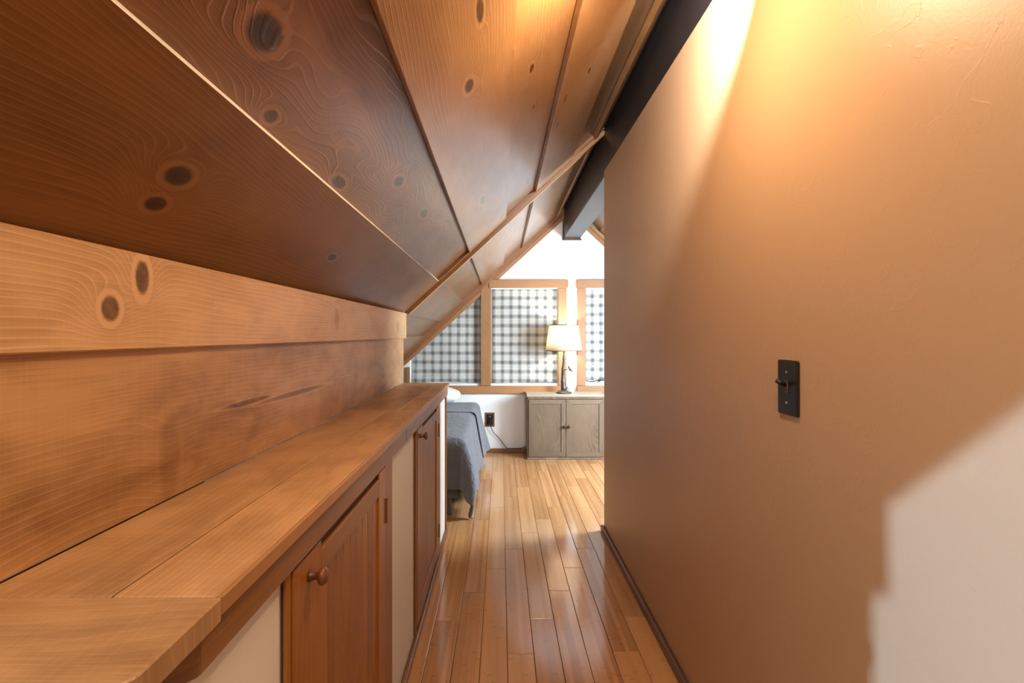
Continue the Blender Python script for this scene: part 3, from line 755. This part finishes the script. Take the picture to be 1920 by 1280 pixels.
tube(bm, [(lx(1063.6), LY - .016, lz(686.3)), (lx(1064.4), LY - .016, lz(686.4)), (lx(1065.3), LY - .016, lz(686.6)), (lx(1066.2), LY - .016, lz(688)), (lx(1067.3), LY - .016, lz(690)), (lx(1068.8), LY - .016, lz(691.8)), (lx(1070.6), LY - .016, lz(693.6)), (lx(1072.2), LY - .016, lz(695.2)), (lx(1073.6), LY - .016, lz(696.8))],
     [.0008, .004, .0075, .0075, .0105, .0105, .007, .0045, .0035], 10)
obj('bird', bm_mesh(bm, 'bird'), M_bronze, lamp, None, True)
for s in (-1, 1):
    bm = bmesh.new(); tube(bm, spline([(LX, LY - .004, lz(664)), (LX + s * .018, LY - .012, lz(666 + s)), (LX + s * .022, LY - .014, lz(672)), (LX + s * .016, LY - .012, lz(677))], 6), .0016, 6)
    obj('pull_chain', bm_mesh(bm, 'pull_chain'), M_steel, lamp, None, True)
bm = bmesh.new()   # shade: tapered drum, real wall thickness
zs0, zs1 = lz(657), lz(609.5); r0, r1 = .170, .134
lathe(bm, [(r0, zs0), (r1, zs1), (r1 - .0025, zs1), (r0 - .0025, zs0), (r0, zs0)], 40, (LX - .002, LY, 0), cap=False)
bmesh.ops.remove_doubles(bm, verts=bm.verts, dist=1e-6)
SHC = Vector((LX - .002, LY, (zs0 + zs1) / 2)); me = bm_mesh(bm, 'shade'); me.transform(Matrix.Translation(-SHC))
shade = obj('shade', me, M_shade, lamp, Matrix.Translation(SHC), True)
for z_, r_ in ((zs0, r0), (zs1, r1)):
    bm = bmesh.new(); lathe(bm, [(r_ + .001, z_ - .003), (r_ + .001, z_ + .003), (r_ - .003, z_ + .003), (r_ - .003, z_ - .003), (r_ + .001, z_ - .003)], 40, (LX - .002, LY, 0), cap=False)
    obj('shade_rim', bm_mesh(bm, 'shade_rim'), M_brass, shade, None, True)
bm = bmesh.new(); bmesh.ops.create_uvsphere(bm, u_segments=14, v_segments=10, radius=.024)
obj('bulb', bm_mesh(bm, 'bulb'), M_bulb, lamp, Matrix.Translation((LX, LY, zs0 + .12)), True)
d = bpy.data.lights.new('lamp_light', 'POINT'); d.energy = 27; d.color = (1.0, .91, .80); d.shadow_soft_size = .028
o = bpy.data.objects.new('lamp_light', d); C.objects.link(o); o.location = (LX, LY, zs0 + .135); setparent(o, lamp)
bm = bmesh.new(); tube(bm, spline([(LX + .02, LY + .05, zb0 + .05), (LX + .055, LY + .05, zb0 + .03), (LX + .06, LY + .09, zb0 + .006), (LX + .05, YG - .035, zb0 + .004)], 6), .003, 6)
obj('lamp_cord', bm_mesh(bm, 'lamp_cord'), M_black_cord, lamp, None, True)

# ------------------------------------------------------------------ wall outlet and cord
ou = tag(empty('wall_outlet', (pxX(918), YG, pxZ(799))), 'dark wall outlet with copper surround between the bed and cabinet', 'outlet')
xa, xb, za, zb = pxX(909.2), pxX(927.3), pxZ(799.5), pxZ(773)
box('cover_plate', (xa, YG - .006, za), (xb, YG - .0003, zb), M_copper, ou, .002)
box('socket', (xa + .016, YG - .009, za + .016), (xb - .016, YG - .0055, zb - .016), M_black, ou, .001)
for q in (.30, .70):
    zc = za + (zb - za) * q; bm = bmesh.new(); lathe(bm, [(.0001, 0), (.013, 0), (.013, .002), (.0001, .002)], 16)
    obj('receptacle', bm_mesh(bm, 'receptacle'), M_void, ou, frame(((xa + xb) / 2, YG - .009, zc), (1, 0, 0), (0, 0, 1), (0, -1, 0)), True)
pc = tag(empty('power_cord', (pxX(919), YG - .03, pxZ(795))), 'black power cord plugged into the wall outlet, trailing behind the oak cabinet', 'cord')
box('plug', (pxX(917), YG - .034, pxZ(793.5)), (pxX(921), YG - .0115, pxZ(786)), M_black, pc, .003, 2)
bm = bmesh.new()
tube(bm, spline([P(919, 792, YG - .03), P(920.5, 800, YG - .032), P(925, 810, YG - .03), P(932, 817, YG - .026), P(940, 826, YG - .024), P(946, 834, YG - .022), P(951, 839.5, YG - .02), P(960, 840.3, YG - .018), P(975, 840, YG - .018), P(984, 837.5, YG - .02), P(992, 836, YG - .014)], 7), .0033, 8)
obj('cable', bm_mesh(bm, 'cable'), M_black_cord, pc, None, True)
# black cord lying on the sill of the right window
sc_ = empty('shade_cord', (pxX(1122), YG - .01, pxZ(722))); tag(sc_, 'tangled black cord lying on the right window sill beside the tan wall', 'cord')
bm = bmesh.new(); Yc = YG - .012
tube(bm, spline([P(1099, 713.5, Yc), P(1106, 715.2, Yc), P(1114, 714.8, Yc), P(1121, 712.8, Yc), P(1127, 711.5, Yc - .01), P(1133, 709.5, Yc), P(1139, 712, Yc)], 6), .0042, 8)
tube(bm, spline([P(1119, 716.8, Yc), P(1124, 714, Yc - .004), P(1129, 713.2, Yc), P(1136, 713.6, Yc)], 6), .0040, 8)
obj('cord_loop', bm_mesh(bm, 'cord_loop'), M_black_cord, sc_, None, True)
bm = bmesh.new(); tube(bm, [P(1121.5, 712, Yc - .006), P(1123, 712.8, Yc - .006), P(1125, 713.2, Yc - .006), P(1126.5, 713, Yc - .006)], [.007, .0125, .0125, .007], 8)
obj('knot', bm_mesh(bm, 'knot'), M_black_cord, sc_, None, True)

# ------------------------------------------------------------------ bed, duvet, pillow
BT, BXR, BXL, BYF, BYH = .485, -.262, -1.12, 3.02, 4.56
bed = tag(empty('bed', (-.7, 3.6, 0)), 'low single bed with grey fabric base standing behind the cupboard wall', 'bed')
box('base', (BXL, BYF, .11), (BXR, BYH, .235), M_grey_box, bed, .012, 3)
box('mattress', (BXL + .01, BYF + .01, .237), (BXR - .01, BYH, BT - .02), M_pillow, bed, .03, 3)
for x in (BXL + .08, BXR - .075):
    for y in (BYF + .04, BYH - .1):
        bm = bmesh.new(); r = bmesh.ops.create_cube(bm, size=1)
        for v in r['verts']:
            k = .7 if v.co.z < 0 else 1.0
            v.co = Vector((v.co.x * .04 * k + (.012 if v.co.z < 0 else 0), v.co.y * .04 * k, (v.co.z + .5) * .11))
        obj('leg', bm_mesh(bm, 'leg'), M_metal_leg, bed, Matrix.Translation((x, y, 0)))
def fold(x, k, ph): return math.sin(x * k + ph) + .5 * math.sin(x * k * 2.3 + ph * 1.7 + 1)
def drape_mesh(name, xl, xr, yf, yh, top, side, foot, flare, ny, seedp, corner=True, amp=.012, th=.006):
    """cloth over a bed: top, right-hand side, foot and hanging corner"""
    bm = bmesh.new(); R = .035
    def off(s):      # arc length past the edge -> outward, down
        if s <= 0: return 0.0, 0.0
        if s < R * math.pi / 2: a = s / R; return R * math.sin(a), R * (1 - math.cos(a))
        return R, R + s - R * math.pi / 2
    us = [xl + (xr - xl) * i / 14 for i in range(15)]
    ns = 26; sv = [side * (i + 1) / ns for i in range(ns)]
    vs_ = [yf + (yh - yf) * i / ny for i in range(ny + 1)]
    nf = 22 if foot else 0; fv = [foot * (i + 1) / nf for i in range(nf)][::-1] if foot else []
    rows = []
    for t in [-f for f in fv] + vs_:
        row = []
        for u in us + [xr + s for s in sv]:
            s = max(0, u - xr); f = max(0, yf - t if t < yf else 0)
            if s == 0 and f == 0:
                z = top + .006 * fold(u, 9, seedp) * .5 + .006 * math.sin(t * 7 + u * 4 + seedp); p = Vector((u, t, z))
            row.append((u, t, s))
        rows.append(row)
    def place(u, t, s, f):
        if s > 0 and f > 0:
            ang = math.atan2(f, s); rad = max(s, f) * (1 + .34 * math.sin(2 * ang) ** 2)
            o_, dn = off(rad); q = min(1.0, rad / .48); fl = o_ + .075 * math.sin(q * 2.5) * (.7 + .5 * math.sin(2 * ang) ** 2) + .014 * q * math.sin(ang * 9 + 1)
            z = top - dn
            x = xr + math.cos(ang) * fl; y = yf - math.sin(ang) * fl * .75
            if z < .008: ex = .008 - z; z = .008 + .004 * math.sin(ex * 40); x += math.cos(ang) * ex * .25; y -= ex * .3
            return Vector((x, y, z))
        if s > 0:
            o_, dn = off(s); g = s / side
            x = xr + o_ + s * flare + amp * g * fold(t, 13, seedp) * 1.4; z = top - dn
            if z < .010: x += (.010 - z) * .8; z = .010 + .003 * math.sin(t * 50)
            return Vector((x, t + amp * g * .6 * math.sin(t * 19), z))
        if f > 0:
            o_, dn = off(f); g = f / foot
            return Vector((u, yf - o_ - f * .06 - amp * g * fold(u, 15, seedp + 2) * 1.2, max(.01, top - dn + .02 * g * math.sin(u * 9 + 1))))
        return Vector((u, t, top + .005 * fold(u, 9, seedp) * .5 + .005 * math.sin(t * 7 + u * 4 + seedp)))
    grid = []
    for t in [yf - f for f in fv] + vs_:
        f = max(0.0, yf - t)
        grid.append([bm.verts.new(place(u, t, max(0.0, u - xr), f)) for u in us + [xr + s for s in sv]])
    for a, b in zip(grid, grid[1:]):
        for i in range(len(a) - 1): bm.faces.new((a[i], a[i + 1], b[i + 1], b[i]))
    return bm_mesh(bm, name)
dv = tag(empty('duvet', (-.6, 3.7, BT)), 'crumpled blue-grey duvet hanging over the bed side to the floor', 'duvet')
o = obj('cover', drape_mesh('cover', BXL - .02, BXR, BYF, BYH - .05, BT, .45, .305, .10, 90, .7, amp=.019), M_duvet, dv, None, True)
m_ = o.modifiers.new('thickness', 'SOLIDIFY'); m_.thickness = .008; m_.offset = 1
m_ = o.modifiers.new('smooth', 'SUBSURF'); m_.levels = 1; m_.render_levels = 1
o = obj('folded_edge', drape_mesh('folded_edge', BXL - .02, BXR + .012, 3.98, BYH - .06, BT + .014, .40, 0, .22, 40, 2.1, amp=.013), M_duvet, dv, None, True)
m_ = o.modifiers.new('thickness', 'SOLIDIFY'); m_.thickness = .010; m_.offset = 1
m_ = o.modifiers.new('smooth', 'SUBSURF'); m_.levels = 1; m_.render_levels = 1
bm = bmesh.new(); bmesh.ops.create_uvsphere(bm, u_segments=40, v_segments=24, radius=1)
for v in bm.verts:
    x, y, z = v.co
    sx = math.copysign(abs(x) ** .6, x); sy = math.copysign(abs(y) ** .75, y)
    w = .012 * math.sin(9 * x + 4 * y) * (1 - abs(z)) + .008 * math.sin(17 * y + 6 * x)
    v.co = Vector((sx * .29, sy * .17, z * (.074 + .008 * math.sin(5 * x + 1)) + w * .5))
tag(obj('pillow', bm_mesh(bm, 'pillow'), M_pillow, None, Matrix.Translation((-.655, 4.37, BT + .112)) @ Matrix.Rotation(.03, 4, 'Y'), True), 'plump white pillow at the head of the bed below the window', 'pillow')
